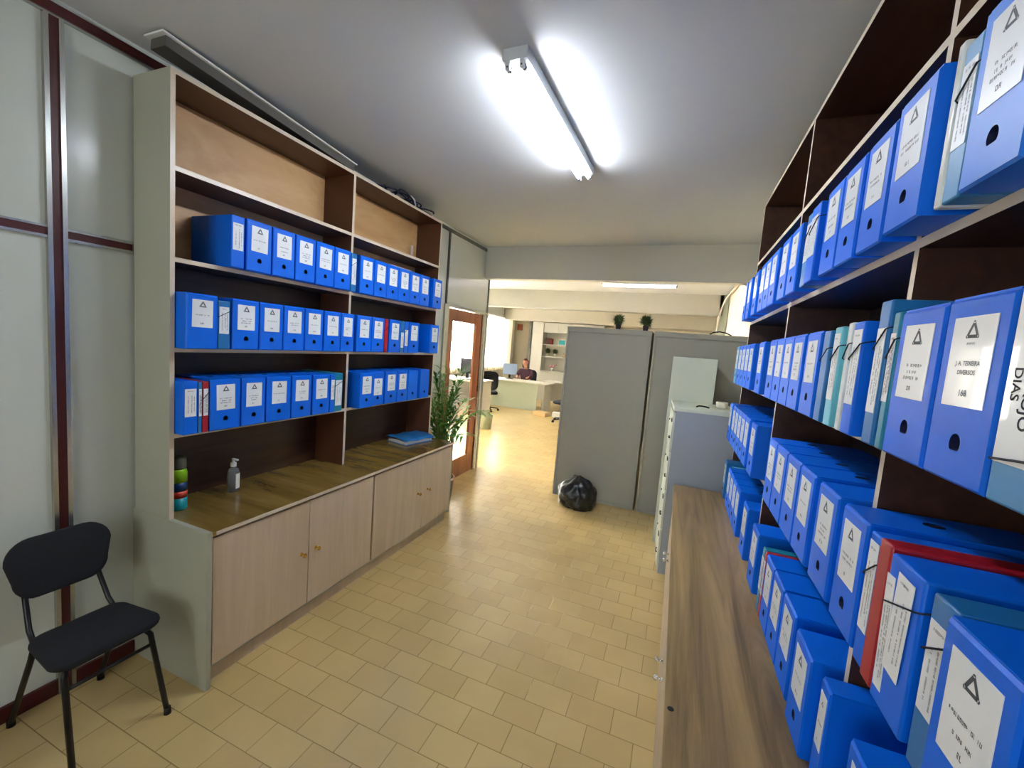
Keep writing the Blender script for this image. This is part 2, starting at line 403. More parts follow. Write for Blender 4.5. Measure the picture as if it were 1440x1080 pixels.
def lid_mesh(wd, h, d, plastic):
    s = M(); W = wd / 2 - .0015; fn = lambda u, v, w: Vector((v, u, h + .0035 + w))
    s.holed([(-W, -.004), (W, -.004), (W, -d + .02), (-W, -d + .02)], [(u, v) for u, v in dhole((0, -.125), .015, False)], plastic, .003, 'hole shade', fn)
    k = s.mi(plastic)
    q = [(-W, -.004), (W, -.004), (W, -d + .02), (-W, -d + .02)]
    A = [s.bm.verts.new(fn(u, v, 0)) for u, v in q]; B = [s.bm.verts.new((v, u, h + .0002)) for u, v in q]
    for i in range(4):
        f = s.bm.faces.new((A[i], A[(i + 1) % 4], B[(i + 1) % 4], B[i])); f.material_index = k
    return s.mesh('lid')
def bar(s, u0, u1, v0, v1, m, x=.0014):
    s.poly([(x, u0, v0), (x, u1, v0), (x, u1, v1), (x, u0, v1)], m)
def tri_logo(s, cu, cv, r, m, x=.0014):
    t = r * .2
    pts = [(cu + r * cos(radians(a)), cv + r * sin(radians(a))) for a in (90, 210, 330)]
    for i in range(3):
        p, q = Vector(pts[i]), Vector(pts[(i + 1) % 3]); d = (q - p); L = d.length; d /= L; n = Vector((-d.y, d.x)) * t
        p2, q2 = p + d * L * .1, q - d * L * .1; cc = Vector((cu, cv))
        if (p2 + n - cc).length > (p2 - n - cc).length: n = -n
        s.poly([(x, *(p2 - n * .5)), (x, *(q2 - n * .5)), (x, *(q2 + n * 1.1)), (x, *(p2 + n * 1.1))], m)
        ang = math.atan2(p.y - cv, p.x - cu)                      # rounded corner piece
        c2 = p - Vector((cos(ang), sin(ang))) * t * .9; o1 = Vector((cos(ang + 1.15), sin(ang + 1.15))) * t * 1.1; o2 = Vector((cos(ang - 1.15), sin(ang - 1.15))) * t * 1.1
        s.poly([(x, *(c2 + o1)), (x, *(c2 + o1 * .5 + Vector((cos(ang), sin(ang))) * t)), (x, *(c2 + o2 * .5 + Vector((cos(ang), sin(ang))) * t)), (x, *(c2 + o2))], m)
def scribble(s, cu, cv, wd, ht, m, rnd, vertical=False):
    """a line of print too small to read: short strokes with word gaps"""
    p = -wd / 2
    while p < wd / 2:
        l = rnd.choice((.35, .5, .6, .7)) * ht
        if p + l > wd / 2: break
        if rnd.random() > .13:
            lo = -ht / 2 + (ht * .3 if rnd.random() < .2 else 0)
            t = min(l * .34, ht * .2); hs = rnd.choice(((ht / 2 - t, lo), (-t / 2,), (lo,), (ht / 2 - t, -t / 2)))
            if vertical:
                bar(s, cu - ht / 2, cu + ht / 2, cv + p, cv + p + t, m)
                if rnd.random() < .7: bar(s, cu - ht / 2, cu + ht / 2, cv + p + l - t, cv + p + l, m)
                for h_ in hs: bar(s, cu + h_, cu + h_ + t, cv + p + t, cv + p + l - t, m)
            else:
                bar(s, cu + p, cu + p + t, cv + lo, cv + ht / 2, m)
                if rnd.random() < .7: bar(s, cu + p + l - t, cu + p + l, cv + lo, cv + ht / 2, m)
                for h_ in hs: bar(s, cu + p + t, cu + p + l - t, cv + h_, cv + h_ + t, m)
        p += l + ht * .22
_txt = {}
def text_faces(s, txt, cu, cv, size, m, rot=0, flip=False):
    cu_ = bpy.data.curves.new('t', 'FONT'); cu_.body = txt; cu_.size = size; cu_.align_x = 'CENTER'; cu_.align_y = 'CENTER'; cu_.resolution_u = 3; cu_.offset = size * .015
    o = bpy.data.objects.new('t', cu_); COL.objects.link(o)
    me = bpy.data.meshes.new_from_object(o.evaluated_get(bpy.context.evaluated_depsgraph_get()))
    k = s.mi(m); vs = []
    for v in me.vertices:
        a, b = v.co.x, v.co.y; c, d = a * cos(rot) - b * sin(rot), a * sin(rot) + b * cos(rot)
        vs.append(s.bm.verts.new((.0016, cu + c, cv + d)))
    for p in me.polygons:
        try: f = s.bm.faces.new([vs[i] for i in p.vertices]); f.material_index = k
        except ValueError: pass
    bpy.data.objects.remove(o); bpy.data.meshes.remove(me); bpy.data.curves.remove(cu_)
def label_mesh(wd, ht, z, seed, kind='card'):
    """white card on the front; on y/z axes, x outwards"""
    r = random.Random(seed); s = M()
    s.box(.0002, .0012, -wd / 2, wd / 2, z - ht / 2, z + ht / 2, 'label paper')
    if kind == 'card':
        tri_logo(s, 0, z + ht * .31, wd * .18, 'label print')
        scribble(s, 0, z - ht * .05, wd * r.uniform(.6, .8), .0052, 'label print', r)
        if r.random() < .7: scribble(s, 0, z - ht * .14, wd * r.uniform(.35, .75), .0052, 'label print', r)
        if r.random() < .3: scribble(s, 0, z - ht * .22, wd * r.uniform(.35, .6), .0052, 'label print', r)
        scribble(s, 0, z - ht * .36, wd * .2, .0075, 'label print', r)
    elif kind == 'div':
        tri_logo(s, 0, z + ht * .33, wd * .16, 'label print'); scribble(s, 0, z + ht * .2, wd * .2, .003, 'label print', r)
        text_faces(s, 'J. A. TEIXEIRA', 0, z - ht * .02, .0088, 'label print'); text_faces(s, 'DIVERSOS', 0, z - ht * .12, .0088, 'label print')
        text_faces(s, '168', 0, z - ht * .35, .0125, 'label print')
    elif kind == 'name':
        text_faces(s, 'S ARAUJO', -.007, z - .014, .0225, 'bold print', -pi / 2); text_faces(s, 'DIAS', -.027, z - .010, .019, 'bold print', -pi / 2)
    elif kind == 'spine':
        scribble(s, 0, z + ht * .42, wd * .6, .004, 'label print', r)
        for c in (-.22, .1, .32): scribble(s, wd * c, z - ht * .05, ht * r.uniform(.5, .75), .0038, 'bold print' if c == .1 else 'label print', r, True)
    return s.mesh('label')
LAB = {}
def get(key, fn):
    if key not in LAB: LAB[key] = fn()
    return LAB[key]
HB, DB = .25, .30
def part(name, me, parent, loc=(0, 0, 0)):
    o = bpy.data.objects.new(name, me); COL.objects.link(o); o.parent = parent; o.location = loc; return o
def box_file(x, yc, z, face, wd=.138, h=HB, plastic='blue plastic', lab=None, tilt=0, hole=True, loff=0.0, depth=DB, lz=None):
    t = empty('box_file', (x, yc, z + .0006), (0 if face > 0 else pi) + tilt)
    wk = round(wd, 3)
    me = get(('b', wk, h, plastic, hole, depth), lambda: box_body(wd, h, depth, plastic, hole).mesh('body'))
    part('body', me, t)
    part('lid', get(('l', wk, h, plastic, depth), lambda: lid_mesh(wd, h, depth, plastic)), t)
    if lab is not None:
        lw, lh = min(.092, wd * .66), .126
        kind = lab if isinstance(lab, str) else 'card'
        sd = lab if not isinstance(lab, str) else 1
        o = part('label', get(('c', round(lw, 3), kind, sd), lambda: label_mesh(lw, lh, 0, sd, kind)), t, (0, loff, lz if lz else h * .655))
        o.rotation_euler = (random.uniform(-.02, .02), 0, 0)
    return t
def folder(x, yc, z, face, wd=.05, h=.25, depth=.30, plastic='teal plastic', lab=True, cord=True, name='elastic_folder', tilt=0, lh=.13, lz=None):
    t = empty(name, (x, yc, z + .0006), (0 if face > 0 else pi) + tilt)
    s = M(); s.box(-depth, 0, -wd / 2, wd / 2, 0, h, plastic, min(.004, wd * .2)); s.build('cover', t)
    if lab == 'double':
        for u, lw, l2, dz, xo in ((-.034, .026, .19, -.02, 0), (.006, .048, .16, .012, .0014)):
            o = part('label', label_mesh(lw, l2, 0, int(u * 1e4) % 97, 'spine'), t, (xo, u, h * .56 + dz)); o.rotation_euler = (.05 if u < 0 else -.04, 0, 0)
    elif lab:
        kind = lab if isinstance(lab, str) else 'spine'
        me = label_mesh(wd * .78 if kind == 'spine' else wd * .92, lh, 0, int(yc * 100), kind)
        part('label', me, t, (0, 0, lz if lz else h * .6))
    if cord:
        c = M(); e = .0015; W = wd / 2 + .001; h = h * (.30 if lab == 'name' else 1.0)
        c.tube([(-.06, -W, h * .62), (-.001, -W, h * .66), (.0035, -W * .9, h * .67), (.0035, W * .9, h * .80), (-.001, W, h * .81), (-.06, W, h * .86)], e, 'elastic cord', 6)
        c.build('elastic_band', t)
    return t

ordn = ['1st', '2nd', '3rd'] + ['%dth' % i for i in range(4, 40)]
S1, S2, S3, S4, ZC = 2.367, 1.974, 1.569, 1.168, .76      # left shelf tops and worktop
XF = -2.075                                                # front plane of the left files
def fill(items, x, z, face, where, group):
    """items: (kind, y0, y1, opts) in the order they are counted"""
    for i, (k, y0, y1, o) in enumerate(items):
        wd, yc = abs(y1 - y0) - .002, (y0 + y1) / 2; o = dict(o)
        dx = o.pop('dx', 0); extra = o.pop('note', None)
        if k == 'B':
            t = box_file(x + dx, yc, z, face, wd, **o)
            lb = '%s, %s from %s' % (extra or ('blue box file, white label' if o.get('lab') is not None else 'blue box file, no label'), ordn[i], where)
            tag(t, lb, 'box file', group)
        else:
            t = folder(x + dx, yc, z, face, wd, **o)
            lb = '%s, %s from %s' % (extra or 'thin folder', ordn[i], where)
            tag(t, lb, 'folder', group)
def B(y0, y1, lab=0, **o): return ('B', y0, y1, dict(lab=(None if lab is None else (lab or random.randint(1, 14))), **o))
def F(y0, y1, **o): return ('F', y0, y1, o)

# left bookcase, top filled shelf
fill([F(1.435, 1.504, plastic='blue plastic', cord=False, note='narrow blue file, spine label', h=.25, depth=.30, lh=.13),
      B(1.515, 1.656), B(1.662, 1.802), B(1.808, 1.948), B(1.953, 2.096), B(2.099, 2.24),
      F(2.242, 2.293, plastic='steel blue plastic', note='thin steel blue folder', lh=.17, lz=.13),],
     XF, S2, 1, 'left, upper row, near bay, left bookcase', 'files on the left bookcase')
fill([B(2.328, 2.470), B(2.476, 2.612), B(2.616, 2.755), B(2.760, 2.898), B(2.905, 3.045), B(3.050, 3.188), B(3.236, 3.376, dx=.01)],
     XF, S2, 1, 'left, upper row, far bay, left bookcase', 'files on the left bookcase')
fill([B(1.227, 1.368, hole=False, dx=.015), F(1.376, 1.438, plastic='steel blue plastic', note='steel blue folder, spine label', h=.235),
      B(1.449, 1.592), B(1.597, 1.738), B(1.742, 1.884), B(1.887, 2.025), B(2.033, 2.172), B(2.176, 2.294)],
     XF, S3, 1, 'left, middle row, near bay, left bookcase', 'files on the left bookcase')
fill([B(2.32, 2.47), B(2.474, 2.612), F(2.618, 2.656, plastic='red plastic', lab=False, note='red folder'),
      B(2.674, 2.808), F(2.812, 2.858, plastic='steel blue plastic', note='steel blue folder, spine label', lh=.12, lz=.1),
      F(2.863, 2.914, plastic='blue plastic', note='narrow blue folder, spine label', lz=.12), B(2.925, 3.07), B(3.224, 3.364, dx=.012)],
     XF, S3, 1, 'left, middle row, far bay, left bookcase', 'files on the left bookcase')
fill([F(1.225, 1.290, plastic='blue plastic', note='narrow blue file, spine label', depth=.30, cord=False), F(1.292, 1.309, plastic='steel blue plastic', note='very thin steel blue folder', h=.245, cord=False),
      F(1.311, 1.340, plastic='red plastic', note='red folder, white label', h=.245),
      B(1.345, 1.499), B(1.505, 1.640), B(1.647, 1.803), B(1.810, 1.952), B(1.962, 2.098),
      F(2.103, 2.140, plastic='blue plastic', note='narrow blue folder, spine label', cord=False), F(2.142, 2.215, plastic='teal plastic', note='teal folder, bold printed label', h=.255, dx=-.005, lh=.17, lz=.125)],
     XF, S4, 1, 'left, lower row, near bay, left bookcase', 'files on the left bookcase')
fill([B(2.352, 2.495, dx=.02), B(2.500, 2.640, lz=.14), B(2.655, 2.800), B(2.804, 2.945), B(2.950, 3.09, None), B(3.125, 3.27, None)],
     XF, S4, 1, 'left, lower row, far bay, left bookcase', 'files on the left bookcase')

# right bookcase
T1, T2, T3, T4 = 2.388, 1.987, 1.561, 1.165
XG = .372
g = 'files on the right bookcase'
fill([B(3.19, 3.30), B(3.02, 3.14), B(2.78, 2.91), B(2.55, 2.69), B(2.405, 2.545), B(2.262, 2.402)], XG, T2, -1, 'far end, topmost row, far bay, right bookcase', g)
fill([B(2.045, 2.185), B(1.88, 2.02), F(1.732, 1.80, plastic='steel blue plastic', note='steel blue folder, white label', lh=.13), F(1.635, 1.725, plastic='blue plastic', note='blue folder with white label', dx=-.005),
      B(1.445, 1.582), B(1.303, 1.437), B(1.148, 1.285)], XG, T2, -1, 'far end, topmost row, middle bay, right bookcase', g)
fill([B(.968, 1.108, note='wide glossy-labelled box file', dx=-.01), F(.924, .945, plastic='clear plastic sleeve', lab=False, cord=False, note='clear crinkled plastic sleeve', h=.262),
      F(.872, .921, plastic='light blue plastic', note='light blue folder, elastic band', h=.245), B(.735, .866, h=.255, note='paler blue large-labelled box file', plastic='mid blue plastic', dx=-.005)],
     XG, T2, -1, 'far end, topmost row, near bay, right bookcase', g)
fill([B(3.20, 3.318, plastic='light blue plastic', note='light blue labelled box file'), B(3.035, 3.175), B(2.89, 3.03), B(2.745, 2.885), B(2.60, 2.74), B(2.305, 2.445)],
     XG, T3, -1, 'far end, second row, far bay, right bookcase', g)
fill([B(2.032, 2.17), B(1.892, 2.028), B(1.755, 1.89), B(1.615, 1.752), B(1.450, 1.588),
      F(1.37, 1.426, plastic='steel blue plastic', note='steel blue folder, elastic band', lab=False), F(1.285, 1.34, plastic='pale teal plastic', note='pale teal folder with long label', h=.255, lh=.17),
      F(1.222, 1.25, plastic='clear plastic sleeve', lab=False, note='clear plastic sleeve folder', h=.26), F(1.150, 1.212, plastic='blue plastic', note='blue folder with long label', lh=.17, h=.258)],
     XG, T3, -1, 'far end, second row, middle bay, right bookcase', g)
fill([F(1.035, 1.085, plastic='steel blue plastic', note='tall steel blue folder, label', h=.29, lh=.17, lz=.15), F(.992, 1.02, plastic='teal plastic', note='thin teal folder, label', h=.262),
      B(.848, .986, h=.258, note='blue box file, clear pocket'), B(.703, .843, 'div', h=.26, note='blue box file labelled 168'),
      F(.600, .698, plastic='light blue plastic', lab='name', note='light blue folder, bold sideways print', h=.262, lh=.21, lz=.155)],
     XG, T3, -1, 'far end, second row, near bay, right bookcase', g)
fill([B(3.19, 3.318), B(3.00, 3.135), B(2.863, 2.998), B(2.725, 2.861), B(2.588, 2.723), B(2.45, 2.586), B(2.245, 2.385)], XG + .003, T4, -1, 'far end, third row, far bay, right bookcase', g)
fill([B(1.80, 1.935), B(1.640, 1.795), B(1.480, 1.632), B(1.333, 1.472), B(1.152, 1.292)], XG + .003, T4, -1, 'far end, third row, middle bay, right bookcase', g)
fill([B(.985, 1.112), F(.915, .962, plastic='blue plastic', note='narrow blue folder, long label', dx=-.003, lh=.17), F(.868, .912, plastic='red plastic', lab=False, cord=False, note='red folder', h=.256, dx=-.008),
      F(.758, .862, note='wide blue folder, two curled labels', plastic='blue plastic', lab='double', dx=-.01, h=.25), F(.674, .735, plastic='steel blue plastic', note='steel blue folder, white label', dx=-.012),
      B(.535, .665, dx=-.03), B(.39, .525, dx=-.03)], XG, T4, -1, 'far end, third row, near bay, right bookcase', g)
fill([B(3.20, 3.315, plastic='steel blue plastic', note='steel blue labelled box file'), F(3.10, 3.13, plastic='pale teal plastic', lab=False, cord=False, note='thin pale teal folder', dx=.02),
      B(2.95, 3.08), B(2.81, 2.945), B(2.67, 2.805), B(2.53, 2.665), B(2.245, 2.385)], XG + .015, ZC, -1, 'far end, bottom row, far bay, right bookcase', g)
fill([B(1.93, 2.07), F(1.79, 1.83, plastic='teal plastic', cord=False, note='teal folder'), F(1.757, 1.787, plastic='red plastic', cord=False, note='red folder'),
      B(1.632, 1.755), B(1.49, 1.628), B(1.345, 1.482), B(1.155, 1.290, dx=-.01)], XG + .01, ZC, -1, 'far end, bottom row, middle bay, right bookcase', g)
fill([B(1.055, 1.113, hole=False, note='narrow blue box file, curled label'), B(.805, .945), B(.655, .795), B(.51, .65)], XG + .01, ZC, -1, 'far end, bottom row, near bay, right bookcase', g)

s = M(); s.box(-2.21, -2.085, 2.66, 2.93, 0, .004, 'paper', .001, 1)
tag(s.build('board', None, (0, 0, S2 + .2548)), 'thin pale board lying on the upper row of box files, left bookcase', 'board')
s = M(); s.box(-.009, .009, -.004, .004, 0, .15, 'white plastic', .002); s.box(-.014, .014, -.008, .008, 0, .02, 'white plastic', .002)
tag(s.build('bracket', None, (-2.33, 3.25, S1 + .0005)), 'small white bracket standing in the empty top far cell, left bookcase', 'bracket')

# ------------------------------------------------------------------ bookcases
def shelf_panel(x0, x1, y0, y1, z0, z1, body, edge, xf):
    s = M(); s.box(x0, x1, y0, y1, z0, z1, body); s.front(edge, 'x', xf); return s
def bookcase(label, xb, xf, ys, ye, divs, shelves, top, zbase, body, edge, side, upper_back):
    lo, hi = min(xb, xf), max(xb, xf); t = empty('bookcase', ((lo + hi) / 2, (ys + ye) / 2, 0)); tag(t, label, 'bookcase')
    inv = Vector(t.location); T = .02
    def add(nm, s): o = s.build(nm, t); o.location = -inv; return o
    e = .006 * (1 if xf > xb else -1)
    for y, outer in ((ys, 1), (ye - T, 1)):
        s = M(); s.box(lo, hi, y, y + T, zbase, top, body); s.front(edge, 'x', xf)
        s.front(side, 'y', ys); s.front(side, 'y', ye); add('side_panel', s)
    for y in divs:
        s = M(); s.box(lo, hi, y - T / 2, y + T / 2, zbase, top - T, body); s.front(edge, 'x', xf); add('divider', s)
    add('top_panel', shelf_panel(lo, hi, ys + T, ye - T, top - T, top, body, edge, xf))
    bays = [ys + T] + [q for y in divs for q in (y - T / 2, y + T / 2)] + [ye - T]
    for z in shelves:
        for a, b in zip(bays[::2], bays[1::2]): add('shelf', shelf_panel(lo, hi, a, b, z - T, z, body, edge, xf))
    bx = (xb, xb + (.008 if xf > xb else -.008))
    for a, b in zip(bays[::2], bays[1::2]):
        s = M(); s.box(min(bx), max(bx), a, b, upper_back[0], top - T, upper_back[1]); s.box(min(bx), max(bx), a, b, zbase, upper_back[0], 'dark brown laminate')
        add('back_panel', s)
    return t
bookcase('tall open bookcase with pale edges and brown inside above the left worktop', XL + .018, -2.133, 1.203, 3.421, [2.305], [S1, S2, S3, S4], 2.765, ZC + .001,
         'inside brown', 'pale edge band', 'grey green laminate', (S2 - .02, 'plywood back'))
bookcase('tall dark open bookcase packed with files above the right worktop', XR - .005, .432, -1.06, 3.338, [.03, 1.13, 2.213], [T1, T2, T3, T4], 2.777, ZC + .001,
         'dark brown laminate', 'pale edge band', 'dark brown laminate', (2.3, 'dark brown laminate'))

def base_cabinet(label, xb, xf, ys, ye, doors, knobs, name, knobmat, zt=ZC - .022):
    d = 1 if xf > xb else -1; lo, hi = min(xb, xf - d * .02), max(xb, xf - d * .02)
    t = empty('base_cabinet', ((xb + xf) / 2, (ys + ye) / 2, 0)); tag(t, label, 'cabinet'); inv = Vector(t.location)
    def add(nm, s, p=None):
        o = s.build(nm, p or t)
        if not p: o.location = -inv
        return o
    s = M(); s.box(lo, hi, ys, ye, .08, zt, 'grey green laminate'); add('carcass', s)
    s = M(); s.box(min(xf - d * .04, xf - d * .25), max(xf - d * .04, xf - d * .25), ys + .01, ye - .01, 0, .0795, 'door laminate'); add('plinth', s)
    s = M(); s.box(min(xb, xf + d * .009), max(xb, xf + d * .009), ys - .022, ys, 0, zt, 'grey green laminate'); add('side_panel', s)
    s = M(); s.box(min(xb, xf), max(xb, xf), ye, ye + .018, .08, zt, 'grey green laminate'); add('side_panel', s)
    for i, (a, b) in enumerate(doors):
        s = M(); s.box(min(xf, xf - d * .018), max(xf, xf - d * .018), a + .002, b - .002, .105, zt - .012, 'door laminate', .0015, 1)
        dr = add('door', s); y = knobs[i]
        if y is not None:
            k = M(); z = .425
            k.cyl((xf - d * .001, y, z), (xf + d * .004, y, z), .011, .009, knobmat, 14); k.cyl((xf + d * .003, y, z), (xf + d * .018, y, z), .004, .005, knobmat, 10)
            prof = [(.018, .005), (.021, .010), (.026, .0125), (.031, .011), (.034, .006)]
            for (xa, ra), (xc, rc) in zip(prof, prof[1:]): k.cyl((xf + d * xa, y, z), (xf + d * xc, y, z), ra, rc, knobmat, 16)
            ko = k.build('knob', dr)
    return t
base_cabinet('low beige cabinet with four doors and brass knobs under the left bookcase', XL + .002, -1.868, 1.223, 3.403,
             [(1.23, 1.775), (1.775, 2.318), (2.332, 2.95), (2.95, 3.40)], [1.725, 1.825, 2.875, 3.015], 'left', 'brass')
base_cabinet('low cabinet with chrome knobs under the right worktop', XR - .002, .078, -1.04, 3.32,
             [(-1.03, -.45), (-.45, .1), (.11, .66), (.66, 1.21), (1.22, 1.765), (1.765, 2.31), (2.32, 2.82), (2.82, 3.31)], [-.5, -.4, .61, .71, 1.71, 1.82, 2.77, 2.87], 'right', 'chrome')
s = M(); s.box(XL + .002, -1.858, 1.2235, 3.421, ZC - .022, ZC, 'worktop'); s.box(XL + .002, -1.859, 1.2012, 1.2235, ZC - .0215, ZC, 'grey green laminate'); s.box(-1.859, -1.8545, 1.24, 3.421, ZC - .019, ZC - .003, 'pale edge band')
tag(s.build('worktop'), 'long glossy brown wooden worktop on the left cabinet', 'worktop')
s = M(); s.box(.066, XR - .002, -1.06, 3.338, ZC - .022, ZC, 'worktop long', .002)
s.cyl((.082, 1.165, ZC - .001), (.082, 1.165, ZC + .0006), .011, .008, 'dark metal', 12)
tag(s.build('worktop'), 'brown streaky wooden worktop along the right wall below the files', 'worktop')

# things on the left worktop
t = empty('spray_can', (-2.235, 1.300, ZC + .0005)); tag(t, 'green and teal spray can standing by the near post of the left bookcase', 'spray can')
s = M(); s.lathe([(.030, 0), (.0325, .004), (.0325, .055)], (0, 0, 0), 'can teal'); s.lathe([(.0326, .055), (.0326, .085)], (0, 0, 0), 'can red')
s.lathe([(.0325, .085), (.0325, .125)], (0, 0, 0), 'can body'); s.lathe([(.0326, .125), (.0326, .165), (.030, .178), (.026, .184)], (0, 0, 0), 'can green'); s.build('can_body', t)
s = M(); s.lathe([(.027, .184), (.029, .19), (.029, .222), (.027, .236), (.022, .24)], (0, 0, 0), 'can cap'); s.build('cap', t); t.scale = (1.15, 1.15, 1.12)
t = empty('sanitizer_bottle', (-2.25, 1.59, ZC + .0005)); tag(t, 'clear pump bottle of hand sanitizer on the left worktop', 'bottle')
s = M(); s.lathe([(.027, 0), (.03, .004), (.03, .11), (.027, .125), (.014, .138), (.012, .142)], (0, 0, 0), 'clear gel', 24); s.build('bottle', t)
s = M(); s.lathe([(.014, .142), (.015, .146), (.015, .163), (.008, .166), (.006, .18)], (0, 0, 0), 'white plastic', 16); s.box(-.008, .035, -.007, .007, .18, .188, 'white plastic', .002); s.build('pump', t)
s = M(); k = s.mi('paper'); n = 8
for i in range(n):
    a0, a1 = -.2 + 1.3 * i / n, -.2 + 1.3 * (i + 1) / n; r = .0306
    f = s.bm.faces.new([s.bm.verts.new((r * cos(a), r * sin(a), z)) for a, z in ((a0, .02), (a1, .02), (a1, .105), (a0, .105))]); f.material_index = k
s.build('label', t)
t = empty('folder_stack', (-2.19, 3.20, ZC + .0005), radians(-12)); tag(t, 'blue plastic folder with papers lying flat at the far end of left worktop', 'folder')
for i in range(1):
    s = M(); s.box(-.125, .125, -.17, .17, 0, .004, 'steel blue plastic', .001, 1); s.box(-.115, .11, -.16, .16, .004, .03, 'paper', .002, 1); s.build('papers', t)
    s = M(); nx, ny = 8, 10; k = s.mi('blue plastic deep'); k = s.mi('steel blue plastic')
    V = [[s.bm.verts.new((-.13 + .26 * i / nx, -.175 + .35 * j / ny, .034 + .018 * sin(i / nx * pi) + .01 * (i / nx < .2) + .004 * sin(j * 1.3))) for j in range(ny + 1)] for i in range(nx + 1)]
    for i in range(nx):
        for j in range(ny): f = s.bm.faces.new((V[i][j], V[i + 1][j], V[i + 1][j + 1], V[i][j + 1])); f.material_index = k; f.smooth = True
    geo = bmesh.ops.extrude_face_region(s.bm, geom=s.bm.faces[:]); bmesh.ops.translate(s.bm, verts=[v for v in geo['geom'] if isinstance(v, bmesh.types.BMVert)], vec=(0, 0, .003))
    s.build('cover', t)

# old lamp channel and cables on the bookcase top
t = empty('lamp_channel', (-2.2, 1.74, 2.796), 0); tag(t, 'old white metal lamp channel lying on top of the left bookcase', 'lamp channel'); t.rotation_euler = (radians(-3.6), 0, 0)
s = M(); s.box(-.05, .05, -.55, .57, .012, .055, 'dark strip'); s.build('channel', t, (0, 0, .0))  # white channel's sides coloured dark, shadow put into the colour
s = M(); s.box(-.064, .064, -.57, .58, .055, .064, 'white plastic', .002); s.build('flange', t)
s = M(); random.seed(3)
for q in range(5):
    pts = []; ph = q * 1.3
    for i in range(40):
        u = i / 39; pts.append((-2.2 + .05 * sin(9 * u + ph) + .02 * q - .04, 2.56 + .68 * u + .05 * sin(17 * u + ph), 2.778 + .05 * abs(sin(7 * u + ph * 2)) * (1 - abs(2 * u - 1) ** 3)))
    s.tube(pts, .007, 'elastic cord', 6)
s.tube([(-2.15, 3.02, 2.775), (-2.15, 3.0, 2.82), (-2.16, 2.96, 2.84)], .006, 'white plastic', 6)
tag(s.build('cable_bundle'), 'tangled dark cables lying on top of the left bookcase', 'cables')

# ------------------------------------------------------------------ chair
t = empty('school_chair', (-2.045, .89, 0)); tag(t, 'small black upholstered chair with metal legs against the left wall', 'chair')
def rounded(w_, d_, r, n=6, taper=0):
    pts = []
    for cx, cy, a0 in ((w_ / 2 - r, d_ / 2 - r, 0), (-w_ / 2 + r, d_ / 2 - r, 90), (-w_ / 2 + r, -d_ / 2 + r, 180), (w_ / 2 - r, -d_ / 2 + r, 270)):
        for i in range(n + 1):
            a = radians(a0 + 90 * i / n); pts.append((cx + r * cos(a), cy + r * sin(a)))
    return pts
def cushion(pts, layers, fn, m_):
    s = M(); k = s.mi(m_); rings = []
    for sc, h in layers: rings.append([s.bm.verts.new(fn(u * sc if abs(sc - 1) > 1e-6 else u, v * sc if abs(sc - 1) > 1e-6 else v, h)) for u, v in pts])
    for A, B in zip(rings, rings[1:]):
        for i in range(len(A)):
            f = s.bm.faces.new((A[i], A[(i + 1) % len(A)], B[(i + 1) % len(A)], B[i])); f.material_index = k; f.smooth = True
    for r_ in (rings[0][::-1], rings[-1]): f = s.bm.faces.new(r_); f.material_index = k
    return s
lay = [(.95, 0), (.985, .004), (1, .012), (.99, .022), (.95, .03), (.85, .034), (.5, .037)]
# seat: x depth, y width; slightly narrower at the back
pts = [(u, v * (1 - .1 * (u < 0))) for u, v in rounded(.285, .345, .06)]
cushion(pts, lay, lambda u, v, h: Vector((u + .005, v, .418 + h - .03 * (u / .14 > .8) * 0)), 'chair fabric').build('seat', t)
pts = [(u * (1 - .10 * (v < 0)), v) for u, v in rounded(.325, .235, .08)]
def bk(u, v, h):
    z = .676 + v; x = -.235 - (v + .1) * .18 - .35 * u * u * -1 * -1 + h * .75
    return Vector((x + .9 * u * u, u, z))
cushion(pts, [(.96, 0), (1, .008), (1, .018), (.97, .026), (.85, .03), (.5, .031)], bk, 'chair fabric').build('backrest', t)
def leg(pts, foot):
    s = M(); s.tube(pts, .0105, 'chair frame', 10); o = s.build('leg', t)
    f = M(); f.cyl((foot[0], foot[1], 0), (foot[0], foot[1], .03), .0135, .0125, 'rubber', 12); f.build('rubber_foot', o); return o
leg([(.10, -.125, .415), (.115, -.137, .38), (.158, -.137, .015)], (.159, -.137)); leg([(.10, .11, .415), (.115, .13, .38), (.155, .17, .015)], (.156, .171))
leg([(-.11, -.13, .42), (-.13, -.133, .36), (-.315, -.13, .015)], (-.316, -.13)); leg([(-.11, .13, .42), (-.13, .135, .36), (-.30, .15, .015)], (-.301, .15))
for sgn in (-1, 1):
    s = M(); s.tube([(-.06, sgn * .12, .41), (-.13, sgn * .125, .425), (-.17, sgn * .122, .46), (-.235, sgn * .11, .60), (-.258, sgn * .105, .72)], .0095, 'chair frame', 10); s.build('back_support', t)
s = M(); s.tube([(.120, -.137, .335), (.120, .136, .335)], .007, 'chair frame', 8); s.build('stretcher', t)
s = M(); s.tube([(.118, -.13, .412), (.118, .13, .412)], .009, 'chair frame', 8); s.tube([(-.12, -.125, .412), (-.12, .125, .412)], .009, 'chair frame', 8); s.build('seat_frame', t)

